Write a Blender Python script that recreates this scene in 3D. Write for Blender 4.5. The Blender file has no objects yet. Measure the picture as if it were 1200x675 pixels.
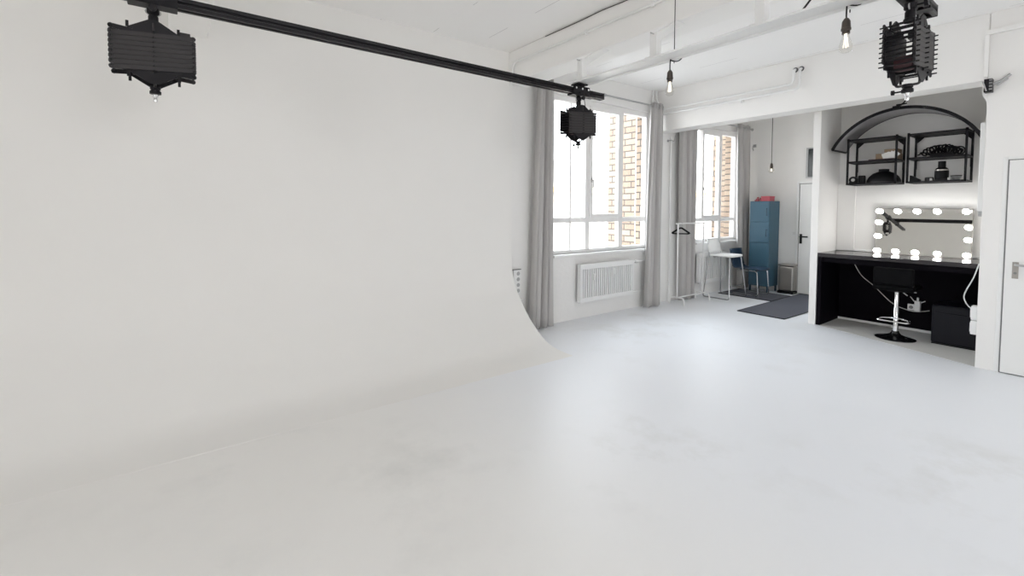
import bpy, math, random
from math import sin, cos, pi, radians
from mathutils import Vector, Matrix
random.seed(7)
SC = bpy.context.scene
COL = SC.collection

# ------------------------------------------------------------------ materials
def new_mat(name):
    m = bpy.data.materials.new(name); m.use_nodes = True
    nt = m.node_tree
    return m, nt, nt.nodes['Principled BSDF']

def bump(nt, bsdf, scale, strength, dist=.01, detail=4):
    tc = nt.nodes.new('ShaderNodeTexCoord'); n = nt.nodes.new('ShaderNodeTexNoise')
    n.inputs['Scale'].default_value = scale; n.inputs['Detail'].default_value = detail
    b = nt.nodes.new('ShaderNodeBump'); b.inputs['Strength'].default_value = strength; b.inputs['Distance'].default_value = dist
    nt.links.new(tc.outputs['Object'], n.inputs['Vector']); nt.links.new(n.outputs['Fac'], b.inputs['Height'])
    nt.links.new(b.outputs['Normal'], bsdf.inputs['Normal'])
    return n

def flat(name, col, rough=.5, metal=0., bumpy=None, var=0., coat=0., spec=.5):
    m, nt, b = new_mat(name)
    b.inputs['Base Color'].default_value = (*col, 1); b.inputs['Roughness'].default_value = rough
    b.inputs['Metallic'].default_value = metal; b.inputs['Coat Weight'].default_value = coat
    b.inputs['Specular IOR Level'].default_value = spec
    if bumpy: bump(nt, b, *bumpy)
    if var:
        tc = nt.nodes.new('ShaderNodeTexCoord'); n = nt.nodes.new('ShaderNodeTexNoise')
        n.inputs['Scale'].default_value = 3.; n.inputs['Detail'].default_value = 6
        r = nt.nodes.new('ShaderNodeMix'); r.data_type = 'RGBA'
        r.inputs['A'].default_value = (*[c*(1-var) for c in col], 1); r.inputs['B'].default_value = (*[min(1, c*(1+var)) for c in col], 1)
        nt.links.new(tc.outputs['Object'], n.inputs['Vector']); nt.links.new(n.outputs['Fac'], r.inputs['Factor'])
        nt.links.new(r.outputs['Result'], b.inputs['Base Color'])
    return m

WALLC = (.815, .803, .782)
M = {}
M['wall'] = flat('white_wall_paint', WALLC, .7, bumpy=(14, .12, .004), var=.015)
M['cyc'] = flat('matt_white_cyclorama_paint', (.82, .808, .785), .8, var=.012)
M['rough_wall'] = flat('rough_white_plaster', (.815, .805, .79), .75, bumpy=(22, .35, .008), var=.02)
M['white'] = flat('white_lacquer', (.82, .82, .81), .4)
M['white_metal'] = flat('white_painted_metal', (.80, .80, .79), .35)
M['pvc'] = flat('white_window_frame', (.82, .81, .80), .3)
M['door'] = flat('white_door_paint', (.80, .80, .785), .42, var=.012)
M['black'] = flat('black_metal', (.008, .007, .009), .5, spec=.25)
M['rail'] = flat('black_anodised_aluminium', (.010, .009, .011), .42, spec=.3)
M['blackwood'] = flat('black_board', (.003, .002, .004), .7, spec=.1)
M['counter'] = flat('dark_glossy_counter', (.035, .032, .035), .16, var=.1)
M['steelgrey'] = flat('grey_arm_metal', (.024, .021, .022), .45, spec=.4)
M['redbrown'] = flat('dark_red_plastic', (.05, .014, .018), .5)
M['chrome'] = flat('chrome', (.85, .85, .86), .12, 1.)
M['legchrome'] = flat('satin_chrome', (.42, .42, .43), .22, 1.)
M['steel'] = flat('brushed_steel', (.38, .36, .335), .34, 1.)
M['dull'] = flat('dull_galvanised', (.45, .45, .45), .45, .6)
M['gap'] = flat('dark_gap', (.22, .22, .22), .9)
M['blue'] = flat('petrol_blue_metal', (.045, .112, .165), .42, bumpy=(60, .03, .002))
M['bluedark'] = flat('petrol_blue_dark_metal', (.018, .05, .085), .45)
M['navy'] = flat('navy_plastic', (.010, .028, .060), .4)
M['mat'] = flat('anthracite_mat', (.085, .088, .108), .95, bumpy=(160, .5, .004), var=.15)
M['curtain'] = flat('grey_curtain_cloth', (.47, .455, .445), .9, bumpy=(220, .2, .002), var=.05)
M['leather'] = flat('black_leatherette', (.007, .007, .011), .45, bumpy=(120, .25, .003), var=.3, spec=.22)
M['card'] = flat('brown_cardboard', (.30, .21, .135), .8, var=.1)
M['paper'] = flat('white_paper', (.75, .74, .72), .7)
M['pink'] = flat('pinkish_red_card', (.46, .085, .11), .6, var=.25)
M['silver'] = flat('grey_reflector_cloth', (.40, .39, .39), .45, .3, bumpy=(60, .2, .003))
M['mirror'] = flat('mirror_silver', (.80, .80, .78), .015, 1.)
M['cream'] = flat('cream_cornice', (.75, .55, .22), .8, var=.1)
M['render'] = flat('pale_render', (.72, .66, .58), .9, var=.08)
M['tar'] = flat('courtyard_ground', (.35, .34, .33), .9, var=.1)
M['brass'] = flat('dark_bronze', (.10, .085, .075), .35, .8)
M['slot'] = flat('radiator_shadow_gap', (.10, .10, .105), .7)
M['clearblack'] = flat('black_rubber', (.006, .006, .007), .55, spec=.25)
M['stool'] = flat('black_stool_leather', (.0025, .0025, .003), .6, spec=.08)
M['gloss'] = flat('glossy_black_enamel', (.006, .006, .007), .12)
M['smoke'] = flat('dark_glass', (.05, .055, .055), .12)
M['nicheflo'] = flat('greyish_niche_floor', (.60, .59, .565), .6, bumpy=(30, .15, .003), var=.04)

def emit(name, col, s):
    m, nt, b = new_mat(name)
    b.inputs['Base Color'].default_value = (*col, 1)
    b.inputs['Emission Color'].default_value = (*col, 1); b.inputs['Emission Strength'].default_value = s
    return m
M['bulb'] = emit('lit_opal_bulb', (1., .985, .96), 24.)
M['filament'] = emit('warm_filament', (1., .93, .80), 1.3)

def glass_mat(name, tint, refl):
    m, nt, b = new_mat(name); nt.nodes.remove(b)
    o = nt.nodes['Material Output']
    t = nt.nodes.new('ShaderNodeBsdfTransparent'); t.inputs['Color'].default_value = (*tint, 1)
    g = nt.nodes.new('ShaderNodeBsdfGlossy'); g.inputs['Roughness'].default_value = .02
    fc = nt.nodes.new('ShaderNodeLayerWeight'); fc.inputs['Blend'].default_value = .5
    pw_ = nt.nodes.new('ShaderNodeMath'); pw_.operation = 'POWER'; pw_.inputs[1].default_value = 5.
    lw = nt.nodes.new('ShaderNodeMath'); lw.operation = 'MULTIPLY_ADD'; lw.inputs[1].default_value = refl; lw.inputs[2].default_value = .02
    nt.links.new(fc.outputs['Facing'], pw_.inputs[0]); nt.links.new(pw_.outputs[0], lw.inputs[0])
    mx = nt.nodes.new('ShaderNodeMixShader')
    nt.links.new(lw.outputs[0], mx.inputs[0]); nt.links.new(t.outputs[0], mx.inputs[1]); nt.links.new(g.outputs[0], mx.inputs[2])
    nt.links.new(mx.outputs[0], o.inputs['Surface'])
    return m
M['glass'] = glass_mat('window_glass', (.97, .98, .98), .6)
M['bulbglass'] = glass_mat('clear_bulb_glass', (.97, .965, .95), .7)

def brick_mat():
    m, nt, b = new_mat('tan_brick')
    tc = nt.nodes.new('ShaderNodeTexCoord'); sp = nt.nodes.new('ShaderNodeSeparateXYZ')
    ad = nt.nodes.new('ShaderNodeMath'); ad.operation = 'ADD'; cb = nt.nodes.new('ShaderNodeCombineXYZ')
    br = nt.nodes.new('ShaderNodeTexBrick')
    br.inputs['Color1'].default_value = (.34, .27, .20, 1); br.inputs['Color2'].default_value = (.25, .185, .135, 1)
    br.inputs['Mortar'].default_value = (.09, .075, .065, 1); br.inputs['Scale'].default_value = 1.
    br.inputs['Mortar Size'].default_value = .011; br.inputs['Brick Width'].default_value = .28; br.inputs['Row Height'].default_value = .104
    b.inputs['Roughness'].default_value = .85
    l = nt.links.new
    l(tc.outputs['Object'], sp.inputs[0]); l(sp.outputs['X'], ad.inputs[0]); l(sp.outputs['Y'], ad.inputs[1])
    l(ad.outputs[0], cb.inputs['X']); l(sp.outputs['Z'], cb.inputs['Y']); l(cb.outputs[0], br.inputs['Vector'])
    l(br.outputs['Color'], b.inputs['Base Color'])
    bp = nt.nodes.new('ShaderNodeBump'); bp.inputs['Strength'].default_value = .6; bp.inputs['Distance'].default_value = .01; bp.invert = True
    l(br.outputs['Fac'], bp.inputs['Height']); l(bp.outputs['Normal'], b.inputs['Normal'])
    return m
M['brick'] = brick_mat()

def floor_mat():
    m, nt, b = new_mat('white_floor_paint')
    l = nt.links.new
    tc = nt.nodes.new('ShaderNodeTexCoord')
    n1 = nt.nodes.new('ShaderNodeTexNoise'); n1.inputs['Scale'].default_value = 1.3; n1.inputs['Detail'].default_value = 9; n1.inputs['Roughness'].default_value = .66
    n2 = nt.nodes.new('ShaderNodeTexNoise'); n2.inputs['Scale'].default_value = .45; n2.inputs['Detail'].default_value = 3
    r1 = nt.nodes.new('ShaderNodeValToRGB'); r1.color_ramp.elements[0].position = .50; r1.color_ramp.elements[1].position = .74
    r2 = nt.nodes.new('ShaderNodeValToRGB'); r2.color_ramp.elements[0].position = .46; r2.color_ramp.elements[1].position = .62
    mu = nt.nodes.new('ShaderNodeMath'); mu.operation = 'MULTIPLY'
    mx = nt.nodes.new('ShaderNodeMix'); mx.data_type = 'RGBA'
    mx.inputs['B'].default_value = (.66, .66, .645, 1)
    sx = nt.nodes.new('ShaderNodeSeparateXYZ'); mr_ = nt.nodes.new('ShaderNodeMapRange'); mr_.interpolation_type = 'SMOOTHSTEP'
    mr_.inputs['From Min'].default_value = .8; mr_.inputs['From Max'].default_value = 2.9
    cx_ = nt.nodes.new('ShaderNodeMix'); cx_.data_type = 'RGBA'   # cool window light put into the floor colour, from warm left to bluish right
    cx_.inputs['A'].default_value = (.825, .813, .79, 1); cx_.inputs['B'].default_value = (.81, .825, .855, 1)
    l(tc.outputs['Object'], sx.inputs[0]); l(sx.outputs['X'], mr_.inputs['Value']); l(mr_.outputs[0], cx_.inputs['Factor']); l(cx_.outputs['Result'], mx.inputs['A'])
    l(tc.outputs['Object'], n1.inputs['Vector']); l(tc.outputs['Object'], n2.inputs['Vector'])
    l(n1.outputs['Fac'], r1.inputs[0]); l(n2.outputs['Fac'], r2.inputs[0])
    l(r1.outputs['Color'], mu.inputs[0]); l(r2.outputs['Color'], mu.inputs[1]); l(mu.outputs[0], mx.inputs['Factor'])
    l(mx.outputs['Result'], b.inputs['Base Color'])
    b.inputs['Roughness'].default_value = .42
    return m
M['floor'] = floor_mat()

def ceil_mat():
    m, nt, b = new_mat('white_board_ceiling')
    l = nt.links.new
    tc = nt.nodes.new('ShaderNodeTexCoord'); sp = nt.nodes.new('ShaderNodeSeparateXYZ')
    a = nt.nodes.new('ShaderNodeMath'); a.operation = 'MULTIPLY'; a.inputs[1].default_value = 1/.55
    f = nt.nodes.new('ShaderNodeMath'); f.operation = 'FRACT'
    c = nt.nodes.new('ShaderNodeMath'); c.operation = 'LESS_THAN'; c.inputs[1].default_value = .012
    n = nt.nodes.new('ShaderNodeTexNoise'); n.inputs['Scale'].default_value = 2.2; n.inputs['Detail'].default_value = 5
    g = nt.nodes.new('ShaderNodeMath'); g.operation = 'GREATER_THAN'; g.inputs[1].default_value = .55
    mu = nt.nodes.new('ShaderNodeMath'); mu.operation = 'MULTIPLY'
    mx = nt.nodes.new('ShaderNodeMix'); mx.data_type = 'RGBA'
    mx.inputs['A'].default_value = (.90, .89, .875, 1); mx.inputs['B'].default_value = (.60, .59, .58, 1)
    l(tc.outputs['Object'], sp.inputs[0]); l(sp.outputs['X'], a.inputs[0]); l(a.outputs[0], f.inputs[0]); l(f.outputs[0], c.inputs[0])
    l(tc.outputs['Object'], n.inputs['Vector']); l(n.outputs['Fac'], g.inputs[0])
    l(c.outputs[0], mu.inputs[0]); l(g.outputs[0], mu.inputs[1]); l(mu.outputs[0], mx.inputs['Factor']); l(mx.outputs['Result'], b.inputs['Base Color'])
    b.inputs['Roughness'].default_value = .75
    return m
M['ceil'] = ceil_mat()
M['beam'] = flat('white_beam_paint', (.88, .87, .85), .7, bumpy=(9, .15, .004), var=.015)

# ------------------------------------------------------------------ mesh builder
ORG = {}
def org(o): return ORG.get(o.name, Vector((0, 0, 0)))

class MB:
    def __init__(s): s.v = []; s.f = []
    def add(s, vs, fs):
        n = len(s.v); s.v += [Vector(v) for v in vs]; s.f += [tuple(i+n for i in f) for f in fs]; return s
    def box(s, a, b):
        x0, y0, z0 = a; x1, y1, z1 = b
        if x0 > x1: x0, x1 = x1, x0
        if y0 > y1: y0, y1 = y1, y0
        if z0 > z1: z0, z1 = z1, z0
        return s.add([(x0,y0,z0),(x1,y0,z0),(x1,y1,z0),(x0,y1,z0),(x0,y0,z1),(x1,y0,z1),(x1,y1,z1),(x0,y1,z1)],
                     [(0,3,2,1),(4,5,6,7),(0,1,5,4),(1,2,6,5),(2,3,7,6),(3,0,4,7)])
    def obox(s, c, size, mat3):
        h = Vector(size)/2; vs = []
        for z in (-1, 1):
            for x, y in ((-1,-1),(1,-1),(1,1),(-1,1)):
                vs.append(Vector(c) + mat3 @ Vector((x*h.x, y*h.y, z*h.z)))
        return s.add(vs, [(0,3,2,1),(4,5,6,7),(0,1,5,4),(1,2,6,5),(2,3,7,6),(3,0,4,7)])
    def prism(s, poly, ax, a, b):
        """poly of 2D points extruded along axis ax between a and b"""
        def P(p, t):
            if ax == 'x': return (t, p[0], p[1])
            if ax == 'y': return (p[0], t, p[1])
            return (p[0], p[1], t)
        n = len(poly)
        vs = [P(p, a) for p in poly] + [P(p, b) for p in poly]
        fs = [tuple(range(n)), tuple(range(2*n-1, n-1, -1))] + [(i, i+n, (i+1) % n+n, (i+1) % n) for i in range(n)]
        return s.add(vs, fs)
    def tube(s, pts, r, seg=8, caps=True):
        pts = [Vector(p) for p in pts]; n = len(pts); rr = r if isinstance(r, (list, tuple)) else [r]*n
        up = None; rings = []
        for i, p in enumerate(pts):
            t = (pts[min(i+1, n-1)] - pts[max(i-1, 0)]).normalized()
            if up is None:
                up = Vector((0, 0, 1)) if abs(t.z) < .9 else Vector((1, 0, 0))
            up = (up - t*up.dot(t))
            if up.length < 1e-5: up = t.orthogonal()
            up.normalize(); sd = t.cross(up)
            rings.append([p + (up*cos(2*pi*k/seg) + sd*sin(2*pi*k/seg))*rr[i] for k in range(seg)])
        vs = [v for rg in rings for v in rg]; fs = []
        for i in range(n-1):
            for k in range(seg):
                a, b = i*seg+k, i*seg+(k+1) % seg
                fs.append((a, b, b+seg, a+seg))
        if caps: fs += [tuple(range(seg-1, -1, -1)), tuple(range((n-1)*seg, n*seg))]
        return s.add(vs, fs)
    def lathe(s, prof, c, seg=24, axis='z'):
        """prof: (radius, height) pairs around an axis through c"""
        vs = []; fs = []; c = Vector(c)
        for r, h in prof:
            for k in range(seg):
                a = 2*pi*k/seg
                d = {'z': (r*cos(a), r*sin(a), h), 'x': (h, r*cos(a), r*sin(a)), 'y': (r*cos(a), h, r*sin(a))}[axis]
                vs.append(c + Vector(d))
        n = len(prof)
        for i in range(n-1):
            for k in range(seg):
                a, b = i*seg+k, i*seg+(k+1) % seg
                fs.append((a, b, b+seg, a+seg))
        fs += [tuple(range(seg-1, -1, -1)), tuple(range((n-1)*seg, n*seg))]
        return s.add(vs, fs)
    def build(s, name, mat, parent=None, smooth=False, bevel=0., base=None, rot=None):
        """rot: (pivot, Matrix3) applied to world verts"""
        vs = s.v
        if rot: vs = [rot[0] + rot[1] @ (v-rot[0]) for v in vs]
        o0 = org(parent) if parent else Vector(base if base else (0, 0, 0))
        me = bpy.data.meshes.new(name)
        me.from_pydata([v-o0 for v in vs], [], s.f); me.update()
        me.materials.append(mat)
        o = bpy.data.objects.new(name, me); COL.objects.link(o)
        import bmesh
        bm = bmesh.new(); bm.from_mesh(me); bmesh.ops.recalc_face_normals(bm, faces=bm.faces)
        bm.to_mesh(me); bm.free()
        if smooth:
            for p in me.polygons: p.use_smooth = True
            me.set_sharp_from_angle(angle=radians(40))
        if bevel:
            b = o.modifiers.new('bevel', 'BEVEL'); b.width = bevel; b.segments = 2; b.limit_method = 'ANGLE'
        if parent: o.parent = parent
        else: o.location = o0
        ORG[o.name] = o0
        return o

def tag(o, label, cat, group=None, kind=None):
    o['label'] = label; o['category'] = cat
    if group: o['group'] = group
    if kind: o['kind'] = kind
    return o
def thing(name, label, cat, loc, group=None):
    o = bpy.data.objects.new(name, None); COL.objects.link(o); o.location = loc; o.empty_display_size = .1
    ORG[o.name] = Vector(loc)
    return tag(o, label, cat, group)
def struct(o, label=None):
    o['kind'] = 'structure'
    if label: o['label'] = label
    return o
def dup(root, delta, label=None):
    def rec(o, par):
        c = o.copy(); COL.objects.link(c)
        if par: c.parent = par
        for ch in [k for k in bpy.data.objects if k.parent == o]: rec(ch, c)
        return c
    kids = {}
    r = rec(root, None); r.location = Vector(root.location) + Vector(delta)
    ORG[r.name] = org(root) + Vector(delta)
    if label: r['label'] = label
    return r
def bez(p0, p1, p2, p3, n=16):
    p0, p1, p2, p3 = map(Vector, (p0, p1, p2, p3)); out = []
    for i in range(n+1):
        t = i/n; out.append(p0*(1-t)**3 + p1*3*t*(1-t)**2 + p2*3*t*t*(1-t) + p3*t**3)
    return out
def spline(pts, n=10):
    pts = [Vector(p) for p in pts]; out = []
    P = [pts[0]*2-pts[1]] + pts + [pts[-1]*2-pts[-2]]
    for i in range(1, len(P)-2):
        a, b, c, d = P[i-1], P[i], P[i+1], P[i+2]
        for k in range(n):
            t = k/n
            out.append(.5*((2*b) + (c-a)*t + (2*a-5*b+4*c-d)*t*t + (-a+3*b-3*c+d)*t**3))
    out.append(pts[-1]); return out
def fillet(pts, r, n=6):
    """round the corners of a polyline"""
    pts = [Vector(p) for p in pts]; out = [pts[0]]
    for i in range(1, len(pts)-1):
        a, b, c = pts[i-1], pts[i], pts[i+1]
        d1 = (a-b); d2 = (c-b); q = min(r, d1.length*.49, d2.length*.49)
        p, s_ = b + d1.normalized()*q, b + d2.normalized()*q
        for k in range(n+1):
            t = k/n; out.append(p*(1-t)**2 + b*2*t*(1-t) + s_*t*t)
    out.append(pts[-1]); return out

# ------------------------------------------------------------------ camera (level-ish wide lens with vertical shift, as an architectural shot)
YAW, PITCH, ROLL = radians(36.7), radians(2.4), radians(.2)
fw = Vector((sin(YAW)*cos(PITCH), cos(YAW)*cos(PITCH), -sin(PITCH))); rt = Vector((cos(YAW), -sin(YAW), 0)); up = rt.cross(fw)
R_ = rt*cos(ROLL)+up*sin(ROLL); U_ = -rt*sin(ROLL)+up*cos(ROLL)
cam = bpy.data.cameras.new('camera'); co = bpy.data.objects.new('camera', cam); COL.objects.link(co)
co.matrix_world = Matrix(((R_.x, U_.x, -fw.x, 0), (R_.y, U_.y, -fw.y, 0), (R_.z, U_.z, -fw.z, 1.5), (0, 0, 0, 1)))
cam.sensor_width = 36; cam.lens = 36*532/1200; cam.shift_y = -(337.5-267)/1200; cam.clip_start = .02
SC.camera = co

# ------------------------------------------------------------------ room shell
CZ = 3.33
XW, XE = -4.0, 9.2; YS, YN = -4.6, 4.65      # outer limits
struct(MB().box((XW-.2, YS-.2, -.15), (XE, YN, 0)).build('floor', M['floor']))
struct(MB().box((XW-.2, YS-.2, CZ), (XE, YN, CZ+.2)).build('ceiling', M['ceil']))
struct(MB().prism([(6.702, 2.30), (6.562, 1.887), (6.134, .79), (7.37, .79), (7.37, 2.30)], 'z', .0005, .003).build('floor_niche', M['nicheflo']))  # thin patch, greyer than the main floor

# window wall (inner white leaf, outer brick leaf) with two openings
W1 = (3.93, 5.93, .90, 2.99); W2 = (7.20, 8.64, .93, 2.95)
def leaf(y0, y1, x0, x1, holes, z1=CZ):
    mb = MB(); xs = x0
    for (a, b, c, d) in holes:
        mb.box((xs, y0, 0), (a, y1, z1)); mb.box((a, y0, 0), (b, y1, c)); mb.box((a, y0, d), (b, y1, z1)); xs = b
    mb.box((xs, y0, 0), (x1, y1, z1)); return mb
struct(leaf(4.40, 4.52, XW, XE, (W1, W2)).build('wall_window', M['rough_wall']))
struct(leaf(4.525, 4.65, XW, XE, (W1, W2)).build('wall_brick', M['brick']))
# brick wings that stand out between the windows
struct(MB().box((6.30, 4.655, -6), (6.60, 5.55, 5)).build('wall_brick_pier', M['brick']))
struct(MB().box((8.95, 4.655, -6), (9.7, 5.08, 5)).build('wall_brick_pier_2', M['brick']))
struct(MB().box((2.6, 4.655, -6), (3.3, 5.2, 5)).build('wall_brick_pier_3', M['brick']))

# cyclorama: wall that sweeps into the floor
prof = [(4.362, 1.12), (4.358, .93), (4.336, .73), (4.268, .564), (4.187, .445), (4.106, .348), (4.026, .263), (3.918, .177), (3.828, .112), (3.726, .055), (3.60, .018), (3.45, .003), (3.30, .0008)]
pp = spline([(0, a, b) for a, b in prof], 6)
sec = [(4.362, CZ)] + [(4.362, CZ-.4*k) for k in range(1, 6)] + [(p.y, max(p.z, .0006)) for p in pp] + [(3.30, -.01), (4.398, -.01), (4.398, CZ)]
struct(MB().prism(sec, 'x', -3.98, 3.245).build('wall_cyclorama', M['cyc'], smooth=True), 'white infinity cove sweeping from wall into floor')

# header beam, right wall, partition, niche, rear wall
struct(MB().box((6.11, .79, 2.712), (6.39, 4.398, CZ)).build('wall_header', M['wall'], bevel=.008), 'white header across the openings')
struct(MB().box((6.115, YS, 0), (6.39, .788, CZ)).build('wall_right', M['wall'], bevel=.004))
struct(MB().box((6.39, .60, 0), (7.50, .79, CZ)).build('wall_niche_side', M['wall']))
struct(MB().box((7.37, .79, 0), (7.50, 2.34, CZ)).build('wall_niche_back', M['wall']))
struct(MB().box((6.69, 2.342, 0), (8.97, 2.425, CZ)).build('wall_partition', M['wall'], bevel=.004), 'thin white partition between the niche and the rear room')
struct(MB().box((8.97, 2.3, 0), (9.15, 4.40, CZ)).build('wall_rear', M['wall']))
struct(MB().box((7.33, 2.14, .95), (7.37, 2.34, 1.86)).build('trim_1', M['wall'], bevel=.004), 'shallow boxed-in panel in niche corner')
struct(MB().box((7.345, .80, .95), (7.37, 2.14, .975)).build('trim_2', M['white']))

# unseen walls behind the camera, with windows added to fill the room with daylight
WB = ((-2.6, -.4, 1.0, 3.0),)
def leafx(x0, x1, y0, y1, holes, z1=CZ):
    mb = MB(); ys = y0
    for (a, b, c, d) in holes:
        mb.box((x0, ys, 0), (x1, a, z1)); mb.box((x0, a, 0), (x1, b, c)); mb.box((x0, a, d), (x1, b, z1)); ys = b
    mb.box((x0, ys, 0), (x1, y1, z1)); return mb
struct(leafx(XW-.2, XW, YS, 4.40, WB).build('wall_back', M['wall']))
WS = ((.6, 2.6, 1.2, 3.0),)
struct(leaf(YS-.2, YS, XW-.2, 6.39, WS).build('wall_side', M['wall']))

# ceiling beams
struct(MB().box((3.20, YS, 2.975), (3.50, 4.395, CZ)).build('ceiling_beam', M['beam'], bevel=.012), 'deep white concrete ceiling beam nearest the window')
struct(MB().box((.0, YS, 2.83), (.245, 4.36, CZ)).build('ceiling_beam_2', M['beam'], bevel=.012), 'white ceiling beam seen end on at the cyclorama')
tag(MB().box((.075, 4.30, 2.925), (.115, 4.362, 2.99)).box((.07, 4.352, 2.80), (.12, 4.364, 2.93)).build('beam_clip', M['dull'], base=(.095, 4.35, 2.8)),
    'small grey metal strip on white beam end, top left', 'clip')

# ------------------------------------------------------------------ windows
def window(name, o, ys, cols, ztr, sash_col, lowsplit=True):
    """o opening, cols = mullion centres"""
    x0, x1, z0, z1 = o; ya, yb = ys
    fr = MB(); t = .05
    fr.box((x0, ya, z0), (x0+t, yb, z1)); fr.box((x1-t, ya, z0), (x1, yb, z1)); fr.box((x0+t, ya, z0), (x1-t, yb, z0+t)); fr.box((x0+t, ya, z1-.075), (x1-t, yb, z1))
    for c, w in cols: fr.box((c-w/2, ya+.004, z0+t), (c+w/2, yb-.004, z1-.075))
    fr.box((x0+t, ya+.008, ztr[0]), (x1-t, yb-.008, ztr[1]))
    w = struct(fr.build(name, M['pvc'], bevel=.004))
    a, b = sash_col
    s_ = MB(); q = .055; y0, y1 = ya-.02, ya+.03; c, d = ztr[1]-.005, z1-.07
    s_.box((a, y0, c), (a+q, y1, d)); s_.box((b-q, y0, c), (b, y1, d)); s_.box((a+q, y0, c), (b-q, y1, c+q)); s_.box((a+q, y0, d-q), (b-q, y1, d))
    sh = s_.build('sash', M['pvc'], w, bevel=.004)
    k = MB().box((b-q+.001, y0+.004, c+q), (b-q+.008, y1, d-q)).build('seal', M['gap'], sh)
    hz = (c+d)/2-.25
    MB().box((a+.015, y0-.012, hz-.03), (a+.04, y0, hz+.03)).box((a+.02, y0-.045, hz-.008), (a+.035, y0-.012, hz+.008)).box((a+.02, y0-.045, hz-.11), (a+.035, y0-.03, hz+.008)).build('handle', M['dull'], sh, bevel=.003)
    xs = [x0+t] + [c for c, _ in cols] + [x1-t]
    for i in range(len(xs)-1):
        for (za, zb) in ((z0+t, ztr[0]+.01), (ztr[1]-.01, z1-.075)):
            MB().box((xs[i], ya+.035, za), (xs[i+1], ya+.041, zb)).build('pane', M['glass'], w)
    MB().box((x0-.02, 4.33, z0-.035), (x1+.02, 4.44, z0)).build('sill', M['pvc'], w, bevel=.006)
    return w
window('window_1', W1, (4.43, 4.51), ((4.285, .03), (4.61, .085), (5.31, .085)), (1.315, 1.385), (4.635, 5.275))
window('window_2', W2, (4.43, 4.51), ((8.085, .085),), (1.29, 1.35), (7.45, 8.05))
def fill_window(name, x0, y0, x1, y1, z0, z1, n):
    mb = MB()
    along_x = abs(x1-x0) > abs(y1-y0)
    for i in range(n+1):
        t = i/n
        if along_x:
            c = x0+.03+(x1-x0-.06)*t; mb.box((c-.03, y0, z0), (c+.03, y1, z1))
        else:
            c = y0+.03+(y1-y0-.06)*t; mb.box((x0, c-.03, z0), (x1, c+.03, z1))
    for z in (z0, z0+.75, z1-.06): mb.box((x0, y0, z), (x1, y1, z+.06))
    return struct(mb.build(name, M['pvc']))
for i, (a, b, c, d) in enumerate(WB): fill_window('window_%d' % (3+i), XW-.13, a, XW-.07, b, c, d, 3)  # added windows out of view, letting in fill daylight
for i, (a, b, c, d) in enumerate(WS): fill_window('window_%d' % (4+i), a, YS-.13, b, YS-.07, c, d, 3)

dp = thing('downpipe', 'white rain pipe outside the large window beside the brick', 'pipe', (6.10, 4.76, -6))
MB().tube([(6.10, 4.76, -5.99), (6.10, 4.76, 5)], .03, 12).build('pipe', M['pvc'], dp, smooth=True)
for z in (.6, 2.2): MB().box((6.10, 4.74, z), (6.30, 4.78, z+.03)).build('clamp', M['pvc'], dp)

# outside: pale building across the courtyard
bd = thing('building', 'sunlit pale building with yellow cornice seen through the large window', 'building', (22, 20, -6))
MB().box((6, 16.2, -6), (40, 24, 2.3)).build('facade', M['render'], bd)
MB().box((5.9, 15.95, 2.3), (40.1, 24.1, 2.55)).build('cornice', M['cream'], bd)
MB().prism([(16.1, 2.55), (18.5, 4.1), (21.5, 4.1), (24, 2.55)], 'x', 6, 40).build('roof', M['render'], bd)
for k in range(9):
    for zc in (1.3, -1.6):
        x = 12.2+k*2.4
        MB().box((x, 16.14, zc), (x+.62, 16.21, zc+.95)).build('window', M['tar'], bd)
struct(MB().box((-20, 4.66, -6.2), (60, 60, -6)).build('ground', M['tar']))

# ------------------------------------------------------------------ doors
d1 = struct(MB().box((6.09, -.30, .012), (6.125, .622, 1.955)).build('door_1', M['door'], bevel=.003), 'plain white door at the right edge')
MB().box((6.1135, -.31, .0), (6.1155, .633, 1.964)).build('door_gap', M['gap'], d1)
fr = MB().box((6.109, .633, 0), (6.117, .664, 1.99)).box((6.109, -.35, 0), (6.117, -.31, 1.99)).box((6.109, -.31, 1.964), (6.117, .633, 1.99)).build('door_frame', M['door'], d1, bevel=.004)
hb = MB().box((6.083, .535, .885), (6.09, .575, 1.035)).build('handle_plate', M['steel'], d1, bevel=.002)
MB().tube(fillet([(6.083, .553, 1.012), (6.035, .553, 1.012), (6.035, .42, 1.006)], .02), .010, 10).build('lever', M['dull'], hb, smooth=True)
MB().lathe([(.001, 0), (.011, 0), (.011, -.004), (.001, -.004)], (6.083, .555, .935), 12, 'x').build('lock_cylinder', M['gap'], hb)
d2 = struct(MB().box((8.945, 2.46, .01), (8.975, 3.43, 1.955)).build('door_2', M['door'], bevel=.003), 'white door with black handle in the rear room')
MB().box((8.966, 2.45, 0), (8.972, 3.442, 1.965)).build('door_gap', M['gap'], d2)
MB().box((8.93, 3.442, 0), (8.972, 3.475, 2.0)).box((8.93, 2.43, 1.965), (8.972, 3.442, 2.0)).build('door_frame', M['door'], d2, bevel=.004)
hb = MB().box((8.935, 3.375, .90), (8.945, 3.415, 1.07)).build('handle_plate', M['clearblack'], d2, bevel=.002)
MB().tube(fillet([(8.935, 3.395, 1.025), (8.89, 3.395, 1.025), (8.89, 3.27, 1.025)], .02), .013, 8).build('lever', M['clearblack'], hb, smooth=True)
tr = tag(MB().box((8.945, 2.60, 2.08), (8.968, 3.325, 2.565)).build('vent_panel', M['smoke'], base=(8.96, 3, 2.08), bevel=.006), 'dark rectangular panel high on rear wall above the white door', 'panel')
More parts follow.
